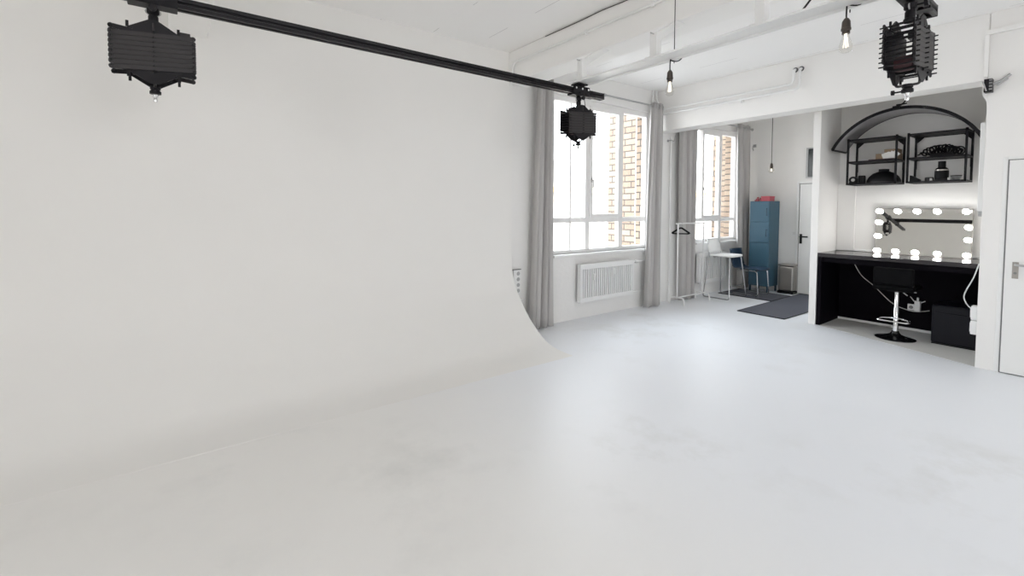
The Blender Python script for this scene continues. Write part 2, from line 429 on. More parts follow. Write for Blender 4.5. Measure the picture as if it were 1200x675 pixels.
MB().box((8.935, 2.58, 2.06), (8.967, 2.61, 2.585)).box((8.935, 3.315, 2.06), (8.967, 3.345, 2.585)).box((8.935, 2.61, 2.565), (8.967, 3.315, 2.585)).box((8.935, 2.61, 2.06), (8.967, 3.315, 2.08)).build('frame', M['dull'], tr)

# ------------------------------------------------------------------ steel rails under the ceiling
def channel(name, x, mat, label, ys, y0, y1, ztop):
    t = thing(name, label, 'beam', (x, y0, 2.62), 'overhead carrier beams')
    MB().box((x-.07, y0, 2.622), (x+.07, y1, 2.636)).box((x+.055, y0, 2.606), (x+.07, y1, 2.622)).build('channel', mat, t)
    if name != 'steel_beam': MB().box((x-.035, y0, 2.636), (x+.035, y1, 2.70)).build('web', mat, t)
    for y in ys:
        h = MB().box((x-.03, y-.03, 2.634), (x+.03, y+.03, ztop-.07)).build('hanger', mat, t, bevel=.003)
        MB().box((x-.07, y-.045, 2.634), (x+.06, y+.045, 2.642)).build('foot_plate', mat, h)
        if name == 'steel_beam':
            MB().prism([(x-.03, ztop-.09), (x+.03, ztop-.12), (x+.33, 2.974), (x+.24, 2.974)], 'y', y-.026, y+.026).build('brace', mat, h)
            MB().tube([(x-.07, y-.005, ztop-.085), (x-.031, y-.005, ztop-.085)], .005, 6).build('bolt', M['dull'], h)
        else:
            MB().box((x-.06, y-.06, ztop-.07), (x+.06, y+.06, CZ)).build('brace', mat, h)
    return t
channel('steel_beam', 2.95, M['white_metal'], 'long white steel beam hanging below the ceiling beside the concrete beam', [2.92+.0, 2.15, 1.375, .60, -.2, -1.0, -1.8], -4.2, 3.12, 2.90)
channel('carrier_beam', -1.3, M['black'], 'black overhead beam reflected as a dark bar in the make-up mirror', [-.9, -2.6], -4.2, 3.06, 2.90)

def rail(y, x0, x1, label):
    t = thing('ceiling_rail', label, 'rail', ((x0+x1)/2, y, 2.52), 'black lighting rails')
    b = MB()
    # C-section with grooves along both sides
    sec = [(-.024, 2.575), (-.024, 2.555), (-.017, 2.551), (-.017, 2.543), (-.024, 2.539), (-.024, 2.521), (-.009, 2.521), (-.009, 2.529), (-.016, 2.532), (-.016, 2.537)]
    sec = [(y+a*1.25, z) for a, z in sec] + [(y-a*1.25, z) for a, z in reversed(sec)]
    b.prism(sec, 'x', x0, x1).build('profile', M['rail'], t)
    MB().box((x1, y-.031, 2.519), (x1+.012, y+.031, 2.578)).build('end_cap', M['steelgrey'], t, bevel=.003)
    for xc in (2.95, -1.3):
        c = MB().box((xc-.055, y-.038, 2.512), (xc+.055, y+.038, 2.592)).box((xc-.035, y-.03, 2.592), (xc+.035, y+.03, 2.622)).box((xc-.06, y-.05, 2.606), (xc+.06, y+.05, 2.618)).build('carriage', M['black'], t, bevel=.003)
        for dx in (-.035, .035):
            for dz in (2.53, 2.575): MB().lathe([(.006, -.042), (.006, -.036), (.001, -.036)], (xc+dx, y, dz), 8, 'y').build('bolt', M['chrome'], c)
    MB().box((x1-.17, y-.036, 2.516), (x1-.11, y+.036, 2.53)).build('stop', M['black'], t)
    return t
rail(2.95, -2.4, 3.235, 'long black lighting rail running along the cyclorama, top left')
rail(.645, -2.4, 3.235, 'black lighting rail end at the top right above the pantograph')

# ------------------------------------------------------------------ pantographs
def pantograph(x, y, label):
    t = thing('pantograph', label, 'pantograph', (x, y, 2.515), 'lighting pantographs')
    car = MB().box((x-.10, y-.042, 2.513), (x+.10, y-.033, 2.592)).box((x-.10, y+.033, 2.513), (x+.10, y+.042, 2.592)).box((x-.10, y-.042, 2.509), (x+.10, y+.042, 2.518)).build('carriage', M['black'], t, bevel=.002)
    for dx in (-.075, 0, .075):
        MB().lathe([(.001, -.050), (.009, -.050), (.009, -.042), (.001, -.042)], (x+dx, y, 2.568), 10, 'y').build('roller_bolt', M['chrome'], car, smooth=True)
    nk = MB().lathe([(.012, 2.512), (.026, 2.498), (.026, 2.474), (.017, 2.466), (.021, 2.46), (.021, 2.43), (.026, 2.425), (.026, 2.41)], (x, y, 0), 14).build('spigot', M['black'], t, smooth=True)
    MB().tube([(x, y-.02, 2.485), (x, y-.05, 2.485)], .005, 6).lathe([(.001, -.068), (.017, -.066), (.017, -.052), (.001, -.05)], (x, y, 2.485), 10, 'y').build('knob', M['black'], nk)
    ring = [(x+.03*sin(a), y, 2.482+.017*cos(a)) for a in [2*pi*k/16 for k in range(17)]]
    MB().tube([(p[0]*1, p[1], p[2]) for p in ring], .0035, 6).build('safety_ring', M['dull'], nk)
    # yoke loop
    MB().tube(fillet([(x, y-.05, 2.375), (x, y-.05, 2.415), (x, y+.05, 2.415), (x, y+.05, 2.375)], .012), .006, 8).build('yoke', M['steelgrey'], t)
    # top frame (trapezoid plates) both sides
    for name, zs in (('top_frame', (2.425, 2.375, 2.362)), ('bottom_frame', (2.115, 2.165, 2.178))):
        zt, zm, zb = zs; b = MB()
        for s in (-1, 1):
            yy = y+s*.05
            b.prism([(x-.10, zm), (x-.02, zt), (x+.02, zt), (x+.10, zm), (x+.10, zb), (x-.10, zb)], 'y', yy-.003, yy+.003)
            for dx in (-.10, .10):
                zz = zm + (.028 if name == 'top_frame' else -.028)
                b.box((x+dx-.006, yy-.004, min(zm, zz)), (x+dx+.006, yy+.004, max(zm, zz)))
        for dx in (-.085, 0, .085): b.tube([(x+dx, y-.06, (zm+zb)/2), (x+dx, y+.06, (zm+zb)/2)], .006, 6)
        b.build(name, M['black'], t)
    # scissor arms
    N = 8; z0, z1 = 2.362, 2.178; st = (z0-z1)/N; L = .165
    for s in (-1, 1):
        for k in range(N):
            zc = z0-(k+.5)*st
            for d in (-1, 1):
                yy = y+s*.055+d*.0035
                a = d*radians(5.5)
                m3 = Matrix.Rotation(a, 3, 'Y')
                b = MB().obox((x, yy, zc), (2*L, .0045, st*.93), m3)
                for e in (-1, 1):
                    c = Vector((x, yy, zc)) + m3 @ Vector((e*(L-.004), 0, 0))
                    b.lathe([(.001, -.0032), (st*.52, -.0032), (st*.52, .0032), (.001, .0032)], c, 8, 'y')
                b.build('scissor_arm', M['black'] if s*d < 0 else M['steelgrey'], t)
    for k in range(N+1):
        zc = z0-k*st
        for e in (-1, 0, 1): MB().tube([(x+e*.16, y-.075, zc), (x+e*.16, y+.075, zc)], .0035, 6).build('cross_pin', M['black'], t)
    MB().lathe([(.001, -.035), (.033, -.035), (.036, -.02), (.036, .02), (.033, .035), (.001, .035)], (x-.06, y, 2.20), 16, 'y').build('spring_drum', M['redbrown'], t, smooth=True)
    MB().box((x+.10, y-.03, 2.36), (x+.15, y+.03, 2.40)).build('spring_box', M['steelgrey'], t, bevel=.003)
    MB().tube(fillet([(x, y-.045, 2.16), (x, y-.045, 2.108), (x, y+.045, 2.108), (x, y+.045, 2.16)], .012), .006, 8).build('yoke', M['steelgrey'], t)
    sp = MB().lathe([(.022, 2.112), (.022, 2.098), (.018, 2.094), (.024, 2.088), (.024, 2.074), (.012, 2.071)], (x, y, 0), 14).build('socket', M['black'], t, smooth=True)
    MB().tube([(x, y+.02, 2.081), (x, y+.05, 2.081)], .004, 6).lathe([(.001, .05), (.012, .05), (.012, .062), (.001, .062)], (x, y, 2.081), 10, 'y').build('knob', M['black'], sp)
    MB().lathe([(.011, 2.073), (.011, 2.058), (.007, 2.054), (.010, 2.048), (.008, 2.036), (.001, 2.033)], (x, y, 0), 12).build('stud', M['chrome'], sp, smooth=True)
    return t
PZ = -.0
p1 = pantograph(-.06, 2.95, 'folded black lighting pantograph hanging broadside from the rail, top left')
for o_, l_ in (((2.94, -2.305, 0), 'black lighting pantograph hanging in front of the white header, top right'),
               ((3.0, 0, 0), 'small dark pantograph hanging in front of the large window')):
    dup(p1, o_, l_)
tag(MB().tube(spline([(2.99, 2.93, 2.50), (3.02, 2.93, 2.30), (2.97, 2.93, 2.06)], 8), .003, 6).build('cable', M['black'], base=(2.99, 2.93, 2.5)), 'thin dark cable dangling beside the pantograph at the window', 'cable')

# ------------------------------------------------------------------ pendants on the steel beam and in the rear room
def pendant(x, y, zb, zcord, label, globe=False, loop=True):
    t = thing('pendant_bulb', label, 'lamp', (x, y, zcord))
    zs = zb + (.115 if not globe else .085)
    if loop:
        lp = [(x+.035, y, 2.668), (x+.02, y, zs+.20), (x, y, zs+.13), (x, y, zs+.05)]
        MB().tube(spline(lp, 8), .004, 6).tube(bez((x, y, zs+.15), (x+.01, y-.10, zs+.08), (x+.02, y-.12, zs+.2), (x+.035, y-.06, zs+.2)), .004, 6).tube([(x+.05, y, 2.60), (x+.05, y, CZ)], .003, 6).build('cord', M['black'], t)
    else:
        MB().tube([(x, y, zs+.05), (x, y, zcord)], .0045, 6).lathe([(.04, zcord-.02), (.045, zcord), (.001, zcord)], (x, y, 0), 16).build('cord', M['black'], t)
    so = MB().lathe([(.006, zs+.075), (.012, zs+.07), (.020, zs+.055), (.022, zs+.02), (.024, zs+.018), (.024, zs+.008), (.019, zs+.004), (.019, zs-.012)], (x, y, 0), 16).build('socket', M['brass'], t, smooth=True)
    if globe:
        pr = [(.017, zs-.01)] + [(.046*sin(a), zb+.046-.046*cos(a)) for a in [pi*.88-pi*.88*k/10 for k in range(11)]]
    else:
        pr = [(.016, zs-.01), (.018, zs-.03), (.026, zs-.055), (.031, zs-.075), (.031, zs-.09), (.026, zs-.106), (.014, zb+.002), (.001, zb)]
    bl = MB().lathe(pr, (x, y, 0), 18).build('bulb', M['bulbglass'], t, smooth=True)
    b = MB()
    for k in range(5):
        a = 2*pi*k/5; b.tube([(x+.006*cos(a), y+.006*sin(a), zs-.03), (x+.013*cos(a), y+.013*sin(a), zb+.03)], .0016, 5)
    b.lathe([(.008, zs-.01), (.005, zs-.03), (.003, zb+.03)], (x, y, 0), 8).build('filament', M['filament'], bl)
    return t
pendant(3.00, 2.055, 2.35, 2.67, 'clear filament bulb hanging from the steel beam, nearer the window')
pendant(3.00, .945, 2.368, 2.67, 'clear filament bulb hanging near the top right pantograph')
pendant(7.6, 3.335, 2.077, CZ, 'bare globe bulb on a long cord in the rear room', True, False)

# cables and conduits along the beams
c = thing('conduit', 'white conduit pipe along the top of the concrete beam', 'pipe', (3.18, 4.2, 3.18))
MB().tube(fillet([(3.180, 4.30, 2.92), (3.180, 4.25, 3.185), (3.180, 2.2, 3.178), (3.180, -3, 3.178)], .05), .013, 8).build('pipe', M['white_metal'], c, smooth=True)
for y in (3.1, 2.35, 1.2):
    MB().box((3.168, y-.012, 3.16), (3.198, y+.012, 3.20)).build('clip', M['white'], c)
tag(MB().tube(spline([(3.188, 3.7, 3.318), (3.188, 3.2, 3.314), (3.188, 2.9, 3.318), (3.188, 2.6, 3.308), (3.188, 2.2, 3.316), (3.188, 1.8, 3.310), (3.188, 0, 3.31)], 8), .004, 6).build('cable', M['steelgrey'], base=(3.17, 3.7, 3.31)), 'dark cable tucked between ceiling and concrete beam', 'cable')
tag(MB().tube(bez((3.6, 2.40, 3.327), (3.6, 2.2, 3.22), (3.55, 2.0, 3.10), (3.5, 1.8, 3.327)), .006, 6).build('cable', M['black'], base=(3.6, 2.4, 3.3)), 'short black cable sagging above the steel beam, left', 'cable')
tag(MB().tube([(3.02, 1.20, 2.655), (3.12, 1.10, 2.85), (3.3, 1.02, 2.974)], .006, 6).build('cable', M['black'], base=(3.02, 1.2, 2.66)), 'black cable slanting from steel beam to ceiling, right', 'cable')

hp = thing('heating_pipe', 'upper of two white heating pipes along the header', 'pipe', (6.06, 4.2, 3.0), 'heating pipes on the header')
MB().tube(fillet([(6.06, 4.22, 3.027), (6.06, 2.43, 3.027), (6.06, 2.43, 3.19), (6.108, 2.43, 3.20)], .06), .0155, 10).build('pipe', M['white_metal'], hp, smooth=True)
MB().lathe([(.03, -.006), (.03, .001), (.001, .001)], (6.106, 2.43, 3.198), 14, 'x').build('collar', M['slot'], hp)
hp = thing('heating_pipe', 'lower of two white heating pipes along the header', 'pipe', (6.06, 4.2, 2.96), 'heating pipes on the header')
MB().tube(fillet([(6.06, 4.22, 2.957), (6.06, 2.365, 2.957), (6.06, 2.365, 3.19), (6.108, 2.365, 3.20)], .06), .0155, 10).build('pipe', M['white_metal'], hp, smooth=True)
MB().lathe([(.03, -.006), (.03, .001), (.001, .001)], (6.106, 2.365, 3.198), 14, 'x').build('collar', M['slot'], hp)
MB().box((6.045, 3.05, 2.92), (6.109, 3.075, 2.975)).build('bracket', M['white'], hp)
for i, (x, pts, l_) in enumerate(((5.98, [(5.96, 4.37, CZ), (5.96, 4.37, 3.14), (6.03, 4.36, 3.06), (6.07, 4.34, 2.957), (6.07, 4.236, 2.957)], 'left white riser pipe beside the curtain under the ceiling'),
                                 (6.05, [(6.04, 4.37, CZ), (6.04, 4.37, 3.20), (6.085, 4.35, 3.12), (6.085, 4.33, 3.03), (6.07, 4.236, 3.027)], 'right white riser pipe bending towards the header pipes'))):
    tag(MB().tube(fillet(pts, .04), .016, 10).build('riser_pipe', M['white_metal'], base=pts[0], smooth=True), l_, 'pipe', 'riser pipes')
for x in (6.32+.12, 6.32+.05):
    pass
tag(MB().tube([(6.44, 4.365, 0), (6.44, 4.365, 2.66)], .013, 8).tube([(6.44, 4.365, 2.62), (6.44, 4.40, 2.62)], .008, 6).build('riser_pipe', M['white_metal'], base=(6.44, 4.365, 0), smooth=True), 'white vertical pipe on the wall strip behind the clothes rack', 'pipe')
tag(MB().tube(fillet([(6.395, 4.33, 2.60), (6.42, 4.30, 2.58), (6.45, 4.30, 2.68)], .02), .008, 6).lathe([(.02, 0), (.02, .01), (.001, .01)], (6.395, 4.39, 2.60), 10, 'y').tube([(6.395, 4.33, 2.60), (6.395, 4.40, 2.60)], .006, 6).build('wall_hook', M['dull'], base=(6.39, 4.39, 2.6)), 'small grey hook under the header near curtain', 'hook')

# trunking and bracket on the right wall
tk = thing('cable_trunking', 'white cable trunking framing the upper right wall', 'trunking', (6.11, .80, 2.72))
MB().box((6.085, .785, 2.74), (6.112, .815, 3.125)).build('vertical_duct', M['wall'], tk, bevel=.003)
MB().box((6.075, -2.2, 3.125), (6.112, .815, 3.165)).build('horizontal_duct', M['wall'], tk, bevel=.003)
br = thing('wall_bracket', 'black metal bracket fixed on the corner of the right wall', 'bracket', (6.1, .77, 2.58))
MB().box((6.03, .748, 2.59), (6.11, .803, 2.71)).build('plate', M['black'], br, bevel=.004)
MB().prism([(.805, 2.69), (.815, 2.69), (.79, 2.60), (.78, 2.60)], 'x', 6.02, 6.07).build('tab', M['dull'], br)
b = MB()
for z in (2.612, 2.64, 2.668, 2.695): b.box((6.018, .747, z-.008), (6.03, .768, z+.008))
b.build('fins', M['gap'], br)
MB().tube([(6.07, .75, 2.665), (6.09, .70, 2.685), (6.10, .645, 2.735)], .012, 8).tube([(6.08, .72, 2.65), (6.10, .66, 2.70)], .008, 8).build('arm', M['dull'], br, smooth=True)
struct(MB().prism([(.786, 2.50), (.786, 2.711), (.825, 2.711), (.825, 2.59)], 'x', 6.118, 6.16).build('trim_3', M['wall']), 'white wedge under the black bracket')
fb = thing('light_box', 'tall narrow white box on the wall edge beside the niche', 'box', (6.40, .80, 1.47))
MB().box((6.44, .7900, 1.49), (6.62, .866, 2.37)).build('body', M['white'], fb, bevel=.006)
MB().box((6.45, .793, 1.44), (6.60, .858, 1.49)).build('end_cap', M['dull'], fb, bevel=.004)

# socket boxes on the wall end
for z, l_ in ((.305, 'lower white socket box on the wall end beside black cube'), (.445, 'upper white socket box with the cable on the wall end')):
    t = thing('socket_box', l_, 'socket', (6.2, .80, z), 'socket boxes')
    MB().box((6.15, .789, z), (6.25, .836, z+.133)).build('housing', M['white'], t, bevel=.006)
    MB().box((6.165, .836, z+.02), (6.235, .842, z+.11)).build('flap', M['white'], t, bevel=.004)

# ------------------------------------------------------------------ curtains and rods
def curtain(xb, xt, yb, zt, waves, label, amp=.035, seed=0):
    rnd = random.Random(seed); ph = [rnd.uniform(-.5, .5) for _ in range(waves+2)]
    NS, NZ = waves*14, 26; vs = []; fs = []
    for j in range(NZ+1):
        q = j/NZ; z = .012+(zt-.012)*q
        w = q**.8
        for i in range(NS+1):
            s = i/NS
            x = (xb[0]*(1-w)+xt[0]*w)*(1-s) + (xb[1]*(1-w)+xt[1]*w)*s
            k = s*waves; a = amp*(.55+.45*sin(3*k+ph[int(k)]))*(1-.25*q)
            y = yb + a*sin(2*pi*(s*waves+.10*sin(4*s+seed)*(1-q)+ .03*sin(3*q))) + .012*sin(9*s+2*seed)*(1-q)
            x += .010*sin(2*pi*s*waves*1+1.3)*(1-q) + .006*sin(7*q+9*s)
            vs.append((x, y, z))
    for j in range(NZ):
        for i in range(NS):
            a = j*(NS+1)+i; fs.append((a, a+1, a+NS+2, a+NS+1))
    t = thing('curtain', label, 'curtain', ((xb[0]+xb[1])/2, yb, 0), 'grey window curtains')
    o = MB().add(vs, fs).build('cloth', M['curtain'], t, smooth=True)
    sd = o.modifiers.new('solid', 'SOLIDIFY'); sd.thickness = .004
    for k in range(waves):
        xe = xt[0]+(xt[1]-xt[0])*(k+.5)/waves
        ring = [(xe+.0, yb+.028*cos(a), zt-.055+.028*sin(a)) for a in [2*pi*i/14 for i in range(15)]]
        MB().tube(ring, .0045, 6).build('eyelet', M['dull'], t)
    return t
def rod(name, x0, x1, y, z, brs, label):
    t = thing('curtain_rod', label, 'curtain rod', ((x0+x1)/2, y, z), 'curtain rods')
    MB().tube([(x0, y, z), (x1, y, z)], .0125, 10).build('pole', M['dull'], t, smooth=True)
    for x in (x0, x1):
        MB().lathe([(.001, -.028), (.018, -.02), (.026, 0), (.018, .02), (.001, .028)], (x, y, z), 12, 'x').build('finial', M['dull'], t, smooth=True)
    for x in brs:
        MB().tube([(x, y, z), (x, 4.398, z)], .008, 8).lathe([(.026, -.008), (.026, 0), (.001, 0)], (x, 4.40, z), 12, 'y').lathe([(.001, -.02), (.02, -.02), (.02, .02), (.001, .02)], (x, y, z), 12, 'x').build('bracket', M['dull'], t, smooth=True)
ROD1, ROD2 = 3.062, 3.03
rod('curtain_rod', 3.50, 6.03, 4.285, ROD1, (3.40+.12, 4.77, 6.0), 'grey curtain rod above the large window')
rod('curtain_rod', 6.55, 8.93, 4.285, ROD2, (6.6, 8.90), 'grey curtain rod above the rear room window')
curtain((3.44, 3.83), (3.58, 3.84), 4.285, ROD1+.05, 4, 'grey curtain at the left of the large window beside the cyclorama', .05, 1)
curtain((5.67, 6.06), (5.79, 6.07), 4.265, ROD1+.05, 4, 'grey curtain at the right of the large window beside the header', .045, 2)
curtain((6.62, 7.02), (6.55, 7.02), 4.285, ROD2+.05, 5, 'grey curtain behind the clothes rack, left of rear window', .05, 3)
curtain((8.50, 8.86), (8.36, 8.82), 4.27, ROD2+.05, 4, 'grey curtain beside the tall blue cabinet', .045, 4)
tag(MB().tube(fillet([(8.96, 4.25, 2.72), (8.90, 4.25, 2.72), (8.89, 4.25, 2.66), (8.92, 4.25, 2.63)], .02), .01, 6).box((8.962, 4.22, 2.69), (8.972, 4.28, 2.75)).build('wall_hook', M['dull'], base=(8.96, 4.25, 2.7)), 'grey double hook on the rear wall right of curtain', 'hook')

# ------------------------------------------------------------------ radiators
def radiator(x0, x1, z0, z1, label, n):
    yf, ybk = 4.295, 4.36
    t = thing('radiator', label, 'radiator', ((x0+x1)/2, 4.36, z0), 'white radiators')
    MB().box((x0+.015, yf+.03, z0+.02), (x1-.015, ybk, z1-.015)).build('body', M['slot'], t)
    MB().box((x0, yf, z1-.075), (x1, ybk, z1)).box((x0, yf, z0), (x1, ybk, z0+.06)).box((x0, yf, z0+.06), (x0+.05, ybk, z1-.075)).box((x1-.035, yf, z0+.06), (x1, ybk, z1-.075)).build('casing', M['white_metal'], t, bevel=.006)
    w = (x1-x0-.085)/n
    for k in range(n):
        xa = x0+.05+w*k
        MB().box((xa+w*.30, yf+.004, z0+.06), (xa+w*.86, yf+.03, z1-.075)).build('fin', M['white_metal'], t)
    for xx in (x0+.12, x1-.12): MB().box((xx-.02, ybk, z0+.1), (xx+.02, 4.3995, z1-.1)).build('bracket', M['white_metal'], t)
    return t
r1 = radiator(4.35, 5.46, .235, .758, 'white panel radiator under the large window', 24)
for xx, zz in ((4.61, .57), (5.0, .62)):
    MB().box((xx-.018, 4.275, zz-.045), (xx+.018, 4.294, zz+.045)).build('heat_meter', M['white'], r1, bevel=.004)
vv = MB().tube([(5.46, 4.33, .72), (5.56, 4.33, .72)], .014, 8).lathe([(.001, 0), (.022, .002), (.026, .03), (.024, .07), (.001, .075)], (5.52, 4.33, .72), 12, 'x').build('valve', M['white'], r1, smooth=True)
MB().tube([(5.59, 4.33, .722), (5.98, 4.36, .73)], .010, 8).tube([(5.46, 4.33, .262), (5.98, 4.36, .262)], .010, 8).build('supply_pipe', M['white_metal'], r1, smooth=True)
r2 = radiator(7.22, 8.12, .22, .75, 'white panel radiator under the rear room window', 16)

# ------------------------------------------------------------------ sockets by the cyclorama
t = thing('socket_strip', 'vertical strip of grey round sockets beside cyclorama edge', 'socket', (3.36, 4.39, .45))
MB().box((3.29, 4.375, .46), (3.40, 4.399, .76)).build('plate', M['white'], t, bevel=.004)
for z in (.50, .57, .64, .71):
    MB().lathe([(.001, -.004), (.022, -.004), (.024, 0), (.001, 0)], (3.36, 4.375, z), 14, 'y').build('socket', M['dull'], t)
MB().box((3.27, 4.37, .755), (3.40, 4.40, .765)).build('top_edge', M['gap'], t)
tag(MB().box((3.36, 4.38, .33), (3.45, 4.399, .385)).tube([(3.40, 4.385, .30), (3.47, 4.385, .33)], .006, 6).build('junction_box', M['white'], base=(3.4, 4.39, .33), bevel=.004), 'small white junction box low on wall left of curtain', 'box')

# ------------------------------------------------------------------ vanity niche
v = thing('vanity_counter', 'long black make-up counter built into the niche', 'counter', (7.0, 1.55, 0))
MB().box((6.685, .80, .895), (7.368, 2.338, .945)).build('worktop', M['counter'], v, bevel=.006)
MB().box((6.70, 2.295, .004), (7.355, 2.338, .895)).build('side_panel', M['blackwood'], v)
MB().box((7.345, .80, .032), (7.368, 2.295, .895)).build('back_panel', M['blackwood'], v)
MB().box((6.72, .80, .83), (6.74, 2.295, .895)).build('apron', M['blackwood'], v)
# white debris strip of skirting under the back panel
struct(MB().box((7.338, .80, 0), (7.368, 2.295, .032)).build('baseboard_niche', M['white']))

# mirror with bulbs
mr = thing('vanity_mirror', 'wide make-up mirror edged with lit round bulbs on black counter', 'mirror', (7.25, 1.44, .945))
tilt = Matrix.Rotation(radians(2.3), 3, 'Z') @ Matrix.Rotation(radians(4.8), 3, 'Y'); piv = Vector((7.235, 1.44, .947)); RT_ = (piv, tilt)
y0, y1, z1_ = 1.0, 1.885, 1.522
MB().box((7.237, y0+.004, .952), (7.265, y1-.004, z1_-.004)).build('backing', M['steel'], mr, rot=RT_)
MB().box((7.233, y0+.006, .955), (7.237, y1-.006, z1_-.006)).build('glass', M['mirror'], mr, rot=RT_)
MB().box((7.230, y0, .947), (7.268, y0+.008, z1_)).box((7.230, y1-.008, .947), (7.268, y1, z1_)).box((7.230, y0+.008, z1_-.008), (7.268, y1-.008, z1_)).box((7.230, y0+.008, .947), (7.268, y1-.008, .955)).build('frame', M['steel'], mr, rot=RT_)
bp = [(y, 1.487) for y in (1.852, 1.672, 1.490, 1.309, 1.062)] + [(1.852, 1.345), (1.856, 1.170), (1.036, 1.305), (1.036, 1.160)] + [(y, .985) for y in (1.856, 1.673, 1.487, 1.287, 1.040)]
for (y, z) in bp:
    sk = MB().lathe([(.02, 0), (.02, -.018), (.013, -.024), (.001, -.024)], (7.233, y, z), 12, 'x').build('bulb_socket', M['chrome'], mr, rot=RT_)
    MB().lathe([(.012, -.02)] + [(.029*sin(a), -.048+.029*cos(a)) for a in [radians(25)+radians(155)*k/8 for k in range(9)]], (7.233, y, z), 16, 'x').build('bulb', M['bulb'], sk, smooth=True, rot=RT_)
MB().box((7.228, 1.012, 1.478), (7.232, 1.03, 1.50)).build('switch', M['white'], mr, rot=RT_)

# cables at the counter
tag(MB().tube(spline([(6.66, .86, .95), (6.65, .895, .80), (6.65, .945, .66), (6.64, .957, .585), (6.62, .93, .52), (6.45, .87, .50), (6.26, .845, .50)], 8), .006, 6).build('power_cable', M['white'], base=(6.66, .86, .95), smooth=True), 'white power cable curving down the right side of counter', 'cable')
tag(MB().tube(spline([(7.335, 2.145, .82), (7.335, 2.045, .635), (7.335, 1.902, .506), (7.335, 1.72, .322), (7.335, 1.591, .262), (7.335, 1.468, .248), (7.335, 1.35, .28)], 8), .005, 6).build('power_cable', M['paper'], base=(7.33, 2.14, .8), smooth=True), 'pale thin cable sagging across the black panel under counter', 'cable')
pa = thing('plug_adapter', 'white plug adapter stack with cables under the counter', 'adapter', (7.33, 1.46, .25))
MB().box((7.285, 1.43, .262), (7.344, 1.485, .385)).build('adapter_block', M['white'], pa, bevel=.006)
sb = MB().box((7.315, 1.485, .262), (7.344, 1.555, .335)).build('socket_plate', M['white'], pa, bevel=.004)
MB().lathe([(.001, -.003), (.021, -.003), (.021, 0), (.001, 0)], (7.315, 1.52, .297), 14, 'x').build('socket_hole', M['gap'], sb)
MB().lathe([(.001, .43), (.012, .425), (.013, .40), (.008, .385), (.001, .385)], (7.31, 1.457, 0), 10).build('plug', M['white'], pa, smooth=True)
MB().tube([(7.31, 1.49, .375), (7.31, 1.53, .43)], .005, 6).tube([(7.30, 1.425, .37), (7.30, 1.385, .395)], .006, 6).tube([(7.33, 1.56, .43), (7.33, 1.645, .50)], .007, 6).build('leads', M['white'], pa)

# black cube
cb = thing('ottoman', 'black leatherette cube under the counter', 'ottoman', (7.0, 1.03, 0))
o = MB().box((6.82, .85, .012), (7.20, 1.24, .445)).build('body', M['leather'], cb, bevel=.022)
MB().box((6.826, .856, 0), (7.194, 1.234, .014)).build('base', M['clearblack'], cb)
MB().tube([(6.818, .86, .36), (6.818, 1.23, .36)], .004, 6).build('seam', M['leather'], cb)

# bar stool in black
st = thing('bar_stool', 'black bar stool on chrome pole in front of the counter', 'stool', (6.74, 1.535, 0))
sx, sy = 6.74, 1.532
MB().lathe([(.001, 0), (.188, 0), (.190, .008), (.178, .014), (.11, .028), (.055, .052), (.036, .075), (.034, .09)], (sx, sy, 0), 36).build('base', M['gloss'], st, smooth=True)
MB().lathe([(.034, .012), (.031, .035), (.026, .10), (.026, .36), (.022, .365), (.022, .56), (.001, .56)], (sx, sy, 0), 20).build('pole', M['chrome'], st, smooth=True)
MB().tube(fillet([(sx+.02, sy+.03, .235), (sx-.05, sy+.14, .232), (sx-.16, sy+.15, .225), (sx-.16, sy-.15, .225), (sx-.05, sy-.14, .232), (sx+.02, sy-.03, .235)], .05), .010, 8).lathe([(.030, .225), (.030, .248), (.001, .248)], (sx, sy, 0), 16).build('footrest', M['chrome'], st, smooth=True)
MB().box((sx-.18, sy-.19, .575), (sx+.18, sy+.19, .64)).build('seat', M['stool'], st, bevel=.025)
MB().box((sx-.185, sy-.185, .64), (sx-.135, sy+.185, .84)).build('backrest', M['stool'], st, bevel=.02)
MB().lathe([(.09, .555), (.09, .575), (.001, .575)], (sx, sy, 0), 16).build('mounting_plate', M['black'], st)
MB().tube([(sx+.02, sy-.02, .565), (sx+.03, sy-.17, .56)], .006, 6).build('lever', M['chrome'], st)

# ------------------------------------------------------------------ wall shelves and what stands on them
ZB, ZM, ZT = 1.842, 2.122, 2.402
def shelf(ya, yb, label):
    t = thing('wall_shelf', label, 'shelf', ((7.18), (ya+yb)/2, ZB), 'black wall shelves')
    xa, xb, q = 7.0, 7.355, .020
    for x in (xa, xb-q):
        for y in (ya, yb-q):
            MB().box((x, y, ZB-.012), (x+q, y+q, ZT+.01)).build('post', M['black'], t)
    for z, n in ((ZT, 'top'), (ZM, 'shelf_board'), (ZB, 'shelf_board')):
        MB().box((xa+.004, ya+.004, z-.014), (xb-.004, yb-.004, z)).build(n, M['black'], t)
        MB().box((xa, ya, z-.020), (xa+q, yb, z+.0)).box((xb-q, ya, z-.020), (xb, yb, z)).box((xa, ya, z-.02), (xb, ya+q, z)).box((xa, yb-q, z-.02), (xb, yb, z)).build('rim', M['black'], t)
    for y in (ya+.002, yb-.024):
        MB().box((xb-.012, y, ZM-.12), (xb, y+.022, ZM-.02)).build('wall_bracket', M['black'], t)
    for y, s in ((ya, 1), (yb, -1)):
        MB().prism([(y+s*.02, ZT-.02), (y+s*.085, ZT-.02), (y+s*.02, ZT-.085)], 'x', xb-.016, xb-.006).build('gusset', M['black'], t)
    return t
shelf(1.640, 2.150, 'left black wall shelf in the niche, with cardboard box')
shelf(1.035, 1.550, 'right black wall shelf in the niche, with cable coil')
e = .001
